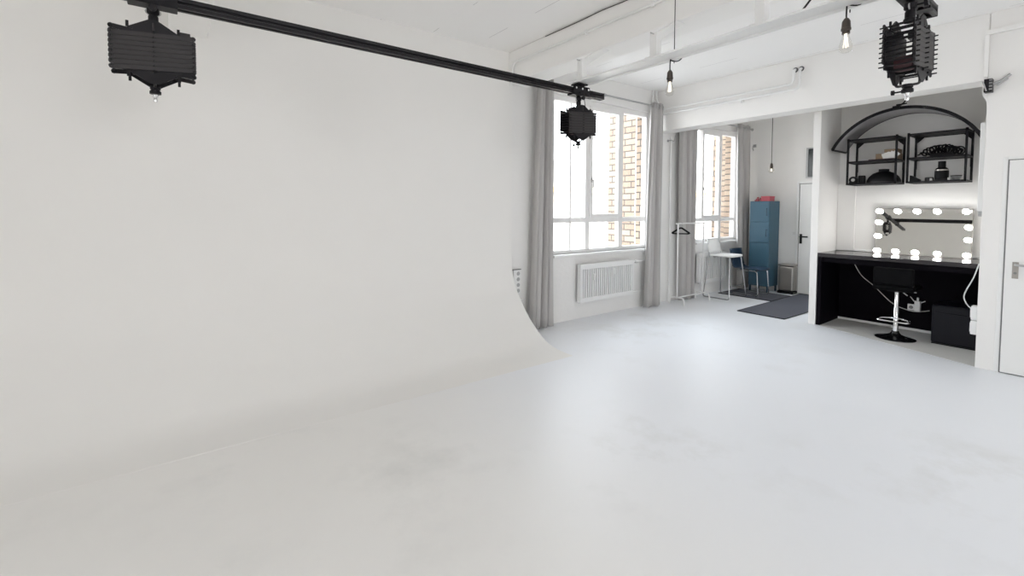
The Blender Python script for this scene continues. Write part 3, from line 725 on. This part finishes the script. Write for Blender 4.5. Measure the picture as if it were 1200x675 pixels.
# left unit
bx = thing('cardboard_box', 'brown cardboard box on the left shelf middle board', 'box', (7.2, 1.77, ZM))
MB().box((7.12, 1.66, ZM+e), (7.32, 1.88, ZM+.085)).build('body', M['card'], bx, bevel=.003)
MB().box((7.14, 1.665, ZM+.086), (7.31, 1.80, ZM+.135)).build('lid', M['card'], bx, bevel=.003, rot=(Vector((7.2, 1.73, ZM+.08)), Matrix.Rotation(radians(0), 3, 'Z')))
pw = MB()
for k in range(5):
    pw.obox((7.095-.004*k, 1.74-.022*k+.03, ZM+.045+.003*k), (.003, .07, .085), Matrix.Rotation(radians(-18+16*k), 3, 'X'))
tag(pw.build('paper_sheets', M['paper'], base=(7.09, 1.72, ZM)), 'crumpled white papers leaning on the cardboard box', 'paper')
tag(MB().box((7.03, 1.675, ZM+e), (7.10, 1.93, ZM+.012)).build('folder', M['redbrown'], base=(7.06, 1.8, ZM), bevel=.002), 'flat dark red folder in front of cardboard box', 'folder')
tr_ = thing('tape_roll', 'black tape roll standing on the left shelf bottom', 'tape', (7.12, 2.10, ZB))
MB().add(*(lambda: ([Vector((7.10+dx, 2.105+r*cos(a), ZB+.048+r*sin(a))) for a in [2*pi*k/24 for k in range(24)] for r, dx in ((.045, 0), (.045, .04), (.022, .04), (.022, 0))],
        [((i*4+j), (i*4+(j+1) % 4), (((i+1) % 24)*4+(j+1) % 4), (((i+1) % 24)*4+j)) for i in range(24) for j in range(4)]))()).build('roll', M['clearblack'], tr_)
MB().lathe([(.010, 0), (.021, .0), (.021, .036), (.010, .036)], (7.102, 2.105, ZB+.048), 16, 'x').build('core', M['paper'], tr_)
MB().box((7.085, 2.055, ZB+e), (7.16, 2.145, ZB+.022)).build('stand', M['clearblack'], tr_, bevel=.002)
cn = thing('lens_can', 'black cylindrical can beside the tape roll', 'can', (7.14, 2.02, ZB))
MB().lathe([(.001, ZB+e), (.038, ZB+e), (.038, ZB+.095), (.036, ZB+.1), (.001, ZB+.1)], (7.12, 2.015, 0), 20).build('body', M['clearblack'], cn, smooth=True)
b = MB()
for k in range(10):
    a = 2*pi*k/10; b.box((7.12+.038*cos(a)-.003, 2.015+.038*sin(a)-.003, ZB+.012), (7.12+.038*cos(a)+.003, 2.015+.038*sin(a)+.003, ZB+.088))
b.build('ribs', M['steelgrey'], cn)
dm = thing('beauty_dish', 'black dome reflector dish lying upside down on left shelf', 'reflector', (7.18, 1.79, ZB))
MB().lathe([(.172, ZB+.003), (.170, ZB+.03), (.150, ZB+.075), (.110, ZB+.118), (.06, ZB+.14), (.052, ZB+.143), (.052, ZB+.172), (.001, ZB+.172)], (7.178, 1.805, 0), 32).build('dome', M['clearblack'], dm, smooth=True)
MB().lathe([(.174, ZB+e), (.174, ZB+.012), (.16, ZB+.012)], (7.178, 1.805, 0), 32).build('rim', M['steelgrey'], dm, smooth=True)
# right unit
cc = thing('cable_coil', 'tangled black cable coil on the right shelf middle board', 'cable', (7.18, 1.32, ZM))
rn = random.Random(3); P = []
for k in range(150):
    a = k*.55; yy = 1.46-.34*(k/150)**.8
    hh = .02+.10*max(0, sin(pi*min(1, (1.47-yy)/.34*.85)))
    rr = .02+.018*rn.random()
    P.append((7.18+.07*sin(k*1.7)*rn.random(), yy+rr*cos(a), ZM+.012+hh*.5+rr*.5+(hh*.5)*sin(a)*.9))
MB().tube(spline(P, 4), .0075, 6).build('loops', M['clearblack'], cc, smooth=True)
Q = [(7.12+.02*sin(k), 1.20+.04*cos(2*pi*k/9)-.004*k, ZM+.055+.045*sin(2*pi*k/9)) for k in range(28)]
MB().tube(spline(Q, 4), .007, 6).build('bundle', M['clearblack'], cc, smooth=True)
MB().box((7.12, 1.165, ZM+e), (7.24, 1.37, ZM+.045)).build('plug_block', M['clearblack'], cc, bevel=.008)
tag(MB().prism([(1.538-.005, ZB+e), (1.442, ZB+e), (1.442, ZB+.022), (1.528-.01, ZB+.072), (1.538-.005, ZB+.075)], 'x', 7.08, 7.16).build('wedge_holder', M['clearblack'], base=(7.12, 1.49, ZB), bevel=.003), 'dark wedge-shaped holder at left end of right shelf', 'holder')
tag(MB().lathe([(.001, ZB+e), (.04, ZB+e), (.04, ZB+.04), (.034, ZB+.045), (.001, ZB+.045)], (7.13, 1.365, 0), 16).build('round_tin', M['steelgrey'], base=(7.13, 1.365, ZB), smooth=True), 'small dark round tin left of the black lamp head', 'tin')
lh = thing('lamp_head', 'black stepped lamp head standing on the right shelf', 'lamp', (7.15, 1.26, ZB))
MB().lathe([(.001, ZB+e), (.085, ZB+e), (.085, ZB+.012), (.062, ZB+.016), (.062, ZB+.115), (.001, ZB+.115)], (7.15, 1.262, 0), 24).build('barrel', M['clearblack'], lh, smooth=True)
MB().lathe([(.060, ZB+.116), (.060, ZB+.13), (.001, ZB+.13)], (7.15, 1.262, 0), 24).build('ring', M['steel'], lh, smooth=True)
MB().lathe([(.058, ZB+.131), (.050, ZB+.145), (.034, ZB+.155), (.034, ZB+.225), (.001, ZB+.225)], (7.15, 1.262, 0), 24).build('neck', M['clearblack'], lh, smooth=True)
MB().box((7.07, 1.33, ZB+e), (7.10, 1.35, ZB+.03)).build('tab', M['paper'], lh)
gb = thing('glass_dish', 'small clear dish with dark lid at right end of right shelf', 'dish', (7.15, 1.135, ZB))
MB().lathe([(.001, ZB+e), (.03, ZB+e), (.045, ZB+.04), (.043, ZB+.045), (.001, ZB+.045)], (7.12, 1.135, 0), 20).build('bowl', M['dull'], gb, smooth=True)
MB().lathe([(.001, ZB+.046), (.048, ZB+.046), (.05, ZB+.054), (.001, ZB+.058)], (7.12, 1.135, 0), 20).build('lid', M['clearblack'], gb, smooth=True)
tag(MB().box((7.05, 1.175, ZB+e), (7.08, 1.195, ZB+.03)).build('plug', M['paper'], base=(7.06, 1.18, ZB), bevel=.004), 'small white plug right of the black lamp head', 'plug')

# arched reflector resting over the shelves
ar = thing('arched_reflector', 'large curved black-rimmed reflector arching above the wall shelves', 'reflector', (7.1, 1.59, 2.26))
yc, zc, Rr = 1.592, 1.945, .755; a0 = radians(26)
def arc(x, r, n=40): return [(x, yc+r*cos(a), zc+r*sin(a)) for a in [a0+(pi-2*a0)*k/n for k in range(n+1)]]
vs, fs = [], []
for x in (6.885, 7.0, 7.12, 7.24, 7.345):
    vs += arc(x, Rr-.003)
for j in range(4):
    for i in range(40): a = j*41+i; fs.append((a, a+1, a+42, a+41))
o = MB().add(vs, fs).build('cloth', M['silver'], ar, smooth=True)
sd = o.modifiers.new('s', 'SOLIDIFY'); sd.thickness = .004
b = MB(); ra, rb = arc(6.875, Rr-.014), arc(6.875, Rr+.020)
n_ = 41; vs = []
for i in range(n_): vs += [ra[i], rb[i], (rb[i][0]+.016,)+rb[i][1:], (ra[i][0]+.016,)+ra[i][1:]]
fs = [(0, 1, 2, 3), (4*n_-4, 4*n_-3, 4*n_-2, 4*n_-1)] + [(4*i+j, 4*i+(j+1) % 4, 4*i+4+(j+1) % 4, 4*i+4+j) for i in range(n_-1) for j in range(4)]
b.add(vs, fs).build('front_rim', M['black'], ar)
MB().tube(arc(7.345, Rr-.004), .007, 6).build('rear_rim', M['black'], ar)
for k in (0, -1):
    p = arc(6.88, Rr)[k]
    MB().tube([(6.875, p[1], p[2]), (7.345, p[1], p[2])], .014, 8).build('end_tube', M['black'], ar)
cl = thing('spring_clamp', 'small black clamp on top of the arched reflector', 'clamp', (6.88, 1.62, 2.70))
MB().box((6.845, 1.60, 2.690), (6.905, 1.665, 2.728)).build('jaw', M['black'], cl, bevel=.003)
MB().box((6.862, 1.59, 2.728), (6.9, 1.635, 2.748)).build('body', M['black'], cl, bevel=.003)
MB().tube([(6.88, 1.60, 2.735), (6.88, 1.57, 2.755), (6.88, 1.545, 2.790)], .008, 6).tube([(6.88, 1.61, 2.735), (6.88, 1.54, 2.746)], .007, 6).build('handle', M['black'], cl)

# ------------------------------------------------------------------ rear room
ca = thing('cabinet', 'tall petrol blue metal cabinet in rear corner', 'cabinet', (8.75, 3.94, 0))
xa, xb, ya, yb = 8.56, 8.945, 3.762, 4.115
MB().box((xa+.012, ya, .105), (xb, yb, 1.655)).build('carcass', M['blue'], ca, bevel=.004)
for z0, z1 in ((1.285, 1.648), (.905, 1.275), (.115, .895)):
    d = MB().box((xa-.006, ya+.006, z0), (xa+.012, yb-.006, z1)).build('door', M['blue'], ca, bevel=.004)
    if z0 > .5:
        zc_ = (z0+z1)/2-.01
        MB().tube(fillet([(xa-.006, ya+.045, zc_-.06), (xa-.03, ya+.045, zc_-.06), (xa-.03, ya+.045, zc_+.06), (xa-.006, ya+.045, zc_+.06)], .008), .006, 6).build('handle', M['bluedark'], d)
for x in (xa+.03, xb-.03):
    for y in (ya+.025, yb-.025): MB().box((x-.013, y-.013, 0), (x+.013, y+.013, .105)).build('leg', M['bluedark'], ca)
rb_ = thing('box', 'pinkish red box on top of blue cabinet', 'box', (8.7, 3.86, 1.655))
MB().box((8.62, 3.79, 1.656), (8.80, 3.945, 1.725)).build('body', M['pink'], rb_, bevel=.004)
MB().box((8.615, 3.785, 1.725), (8.805, 3.95, 1.745)).build('lid', M['pink'], rb_, bevel=.004)
rs = thing('toy_figure', 'small red bits beside the red box on blue cabinet', 'ornament', (8.66, 4.02, 1.655))
MB().box((8.63, 4.0, 1.656), (8.69, 4.045, 1.70)).tube([(8.66, 3.965, 1.657), (8.66, 3.98, 1.72)], .012, 8).lathe([(.001, 1.70), (.018, 1.705), (.018, 1.725), (.001, 1.735)], (8.66, 4.02, 0), 10).tube([(8.64, 4.06, 1.668), (8.68, 4.075, 1.668)], .012, 8).build('body', M['pink'], rs)
bn = thing('pedal_bin', 'stainless steel pedal bin beside blue cabinet', 'bin', (8.84, 3.55, 0))
MB().box((8.745, 3.425, .05), (8.925, 3.675, .49)).build('body', M['steel'], bn, bevel=.025)
MB().box((8.735, 3.418, .0), (8.925, 3.682, .05)).build('base', M['clearblack'], bn, bevel=.012)
MB().box((8.742, 3.422, .492), (8.928, 3.678, .525)).build('lid', M['steel'], bn, bevel=.012)
MB().box((8.70, 3.50, .012), (8.74, 3.60, .026)).build('pedal', M['clearblack'], bn, bevel=.004)
sw = thing('light_switch', 'white light switch on the rear wall beside door', 'switch', (8.96, 3.51, 1.04))
MB().box((8.955, 3.475, 1.035), (8.9695, 3.55, 1.112)).build('plate', M['white'], sw, bevel=.004)
MB().box((8.948, 3.488, 1.048), (8.956, 3.537, 1.10)).build('rocker', M['paper'], sw, bevel=.003)

# mats
def mat(name, pts, label, z):
    t = thing(name, label, 'mat', (*[sum(p[i] for p in pts)/4 for i in (0, 1)], z), 'dark floor mats')
    MB().prism(pts, 'z', z, z+.008).build('pile', M['mat'], t)
    c = Vector((sum(p[0] for p in pts)/4, sum(p[1] for p in pts)/4, 0))
    b = MB()
    for i in range(4):
        a, d = Vector((*pts[i], z+.007)), Vector((*pts[(i+1) % 4], z+.007)); b.tube([a, d], .006, 6)
    b.build('edging', M['clearblack'], t)
mat('floor_mat', [(6.655, 2.70), (6.655, 3.345), (8.88, 3.36), (8.88, 2.66)], 'front dark grey floor mat reaching to the partition', .001)
mat('floor_mat', [(7.80, 3.372), (7.80, 4.27), (8.53, 4.27), (8.53, 3.372)], 'rear dark grey floor mat under the chairs', .001)

# white bar chair
wc = thing('bar_chair', 'white bar chair with chrome sled legs near rear window', 'chair', (7.6, 4.03, 0), 'rear room chairs')
def rrect(x0, x1, y0, y1, r, n=6):
    out = []
    for cx_, cy_, s in ((x1-r, y1-r, 0), (x0+r, y1-r, 1), (x0+r, y0+r, 2), (x1-r, y0+r, 3)):
        for k in range(n+1):
            a = pi/2*(s+k/n); out.append((cx_+r*cos(a), cy_+r*sin(a)))
    return out
MB().prism(rrect(7.39, 7.83, 3.83, 4.25, .10), 'z', .70, .735).build('seat', M['white'], wc, bevel=.012)
b = MB(); vs = []; fs = []
for j in range(7):
    for i in range(9):
        s = -1+2*i/8; q = j/6
        wdt = .205*(1-.18*max(0, q-.5)**1.)
        vs.append((7.61+s*wdt, 4.20+.03*(s*s)+.05*q, .765+.235*q))
for j in range(6):
    for i in range(8): a = j*9+i; fs.append((a, a+1, a+10, a+9))
o = b.add(vs, fs).build('backrest', M['white'], wc, smooth=True); sd = o.modifiers.new('s', 'SOLIDIFY'); sd.thickness = .016
for sx_ in (-1, 1):
    xt, xf = 7.61+sx_*.19, 7.585+sx_*.285
    MB().tube(fillet([(xt, 4.27, .93), (xt, 4.235, .72), (xf, 4.27, .010), (xf, 3.81, .010), (xt, 3.88, .70)], .04), .010, 8).build('sled_leg', M['legchrome'], wc, smooth=True)
for q in ([(7.34, 3.835, .22), (7.83, 3.835, .22)], [(7.42, 4.16, .69), (7.80, 4.16, .69)], [(7.42, 3.90, .69), (7.80, 3.90, .69)]): MB().tube(q, .009, 8).build('crossbar', M['legchrome'], wc, smooth=True)

# navy chair
nc = thing('chair', 'navy blue shell chair with chrome legs in front of cabinet', 'chair', (8.2, 3.9, 0), 'rear room chairs')
vs = []; fs = []
path = spline([(0, 3.66, .445), (0, 3.75, .462), (0, 3.92, .452), (0, 4.06, .452), (0, 4.13, .50), (0, 4.17, .62), (0, 4.20, .80)], 5)
for p in path:
    for i in range(9):
        s = -1+2*i/8; vs.append((8.19+s*.205, p.y+(.02*s*s*-1 if p.z > .5 else 0), p.z+(.012*s*s if p.z < .5 else 0)))
for j in range(len(path)-1):
    for i in range(8): a = j*9+i; fs.append((a, a+1, a+10, a+9))
o = MB().add(vs, fs).build('shell', M['navy'], nc, smooth=True); sd = o.modifiers.new('s', 'SOLIDIFY'); sd.thickness = .012
for sx_ in (-1, 1):
    x = 8.19+sx_*.19
    MB().tube(fillet([(x, 4.04, .44), (x, 3.70, .44), (x+sx_*.01, 3.67, .014), (x+sx_*.01, 4.10, .014)], .05), .010, 8).build('sled_leg', M['legchrome'], nc, smooth=True)
for y in (4.03, 3.75): MB().tube([(8.0, y, .438), (8.38, y, .438)], .009, 8).build('crossbar', M['legchrome'], nc, smooth=True)

# clothes rack with a hanger
rk = thing('clothes_rack', 'white metal clothes rack beside the curtain', 'clothes rack', (6.7, 4.12, 0))
for x in (6.33, 7.06):
    MB().tube(fillet([(x-.01, 4.262, .0), (x, 4.262, .115), (x, 4.018, .115), (x+.01, 4.018, .0)], .11, 8), .013, 8).build('foot', M['white_metal'], rk, smooth=True)
    MB().tube([(x, 4.14, .10), (x, 4.14, 1.29)], .012, 8).build('upright', M['white_metal'], rk, smooth=True)
MB().tube([(6.28, 4.14, 1.278), (7.12, 4.14, 1.278)], .011, 8).build('hanging_bar', M['white_metal'], rk, smooth=True)
MB().tube([(6.33, 4.14, .11), (7.06, 4.14, .11)], .011, 8).build('base_bar', M['white_metal'], rk, smooth=True)
hg = thing('coat_hanger', 'black coat hanger on the white clothes rack', 'hanger', (6.40, 4.14, 1.2))
hk = [(6.40, 4.14+.02*cos(a)-.005, 1.278+.02*sin(a)+.004) for a in [radians(-20)+radians(200)*k/10 for k in range(11)]]
MB().tube(hk[::-1] + [(6.40, 4.15, 1.262), (6.40, 4.135, 1.235), (6.40, 4.135, 1.215)], .004, 6).build('hook', M['dull'], hg)
MB().tube(fillet([(6.335, 4.25, 1.118), (6.34, 4.24, 1.135), (6.40, 4.135, 1.215), (6.455, 4.03, 1.135), (6.46, 4.02, 1.118)], .03), .014, 8).tube([(6.34, 4.24, 1.118), (6.455, 4.03, 1.118)], .010, 6).build('shoulders', M['clearblack'], hg, smooth=True)

# ------------------------------------------------------------------ light
w = bpy.data.worlds.new('sky'); SC.world = w; w.use_nodes = True
bg = w.node_tree.nodes['Background']
nt = w.node_tree
tc = nt.nodes.new('ShaderNodeTexCoord'); sp = nt.nodes.new('ShaderNodeSeparateXYZ'); rp = nt.nodes.new('ShaderNodeValToRGB')
rp.color_ramp.elements[0].position = 0.; rp.color_ramp.elements[0].color = (.93, .93, .95, 1)
rp.color_ramp.elements[1].position = .8; rp.color_ramp.elements[1].color = (.83, .91, 1., 1)
nt.links.new(tc.outputs['Generated'], sp.inputs[0]); nt.links.new(sp.outputs['Z'], rp.inputs[0]); nt.links.new(rp.outputs['Color'], bg.inputs['Color'])
bg.inputs['Strength'].default_value = 10.0
def portal(name, c, d, sx_, sy_):
    l = bpy.data.lights.new(name, 'AREA'); l.shape = 'RECTANGLE'; l.size = sx_; l.size_y = sy_
    l.cycles.is_portal = True
    o = bpy.data.objects.new(name, l); COL.objects.link(o); o.location = c
    o.rotation_euler = Vector(d).to_track_quat('-Z', 'Y').to_euler()
for a in (W1, W2): portal('window_daylight', ((a[0]+a[1])/2, 4.66, (a[2]+a[3])/2), (0, -1, 0), a[1]-a[0], a[3]-a[2])
for a in WB: portal('window_daylight', (XW-.21, (a[0]+a[1])/2, (a[2]+a[3])/2), (1, 0, 0), a[1]-a[0], a[3]-a[2])  # portal for the added back window
for a in WS: portal('window_daylight', ((a[0]+a[1])/2, YS-.21, (a[2]+a[3])/2), (0, 1, 0), a[1]-a[0], a[3]-a[2])  # portal for the added side window

SC.view_settings.view_transform = 'Standard'; SC.view_settings.look = 'None'
SC.view_settings.gamma = 1; SC.view_settings.use_curve_mapping = False
SC.view_settings.exposure = -0.02
SC.cycles.use_denoising = True
SC.cycles.max_bounces = 16; SC.cycles.diffuse_bounces = 12; SC.cycles.glossy_bounces = 6; SC.cycles.transparent_max_bounces = 16
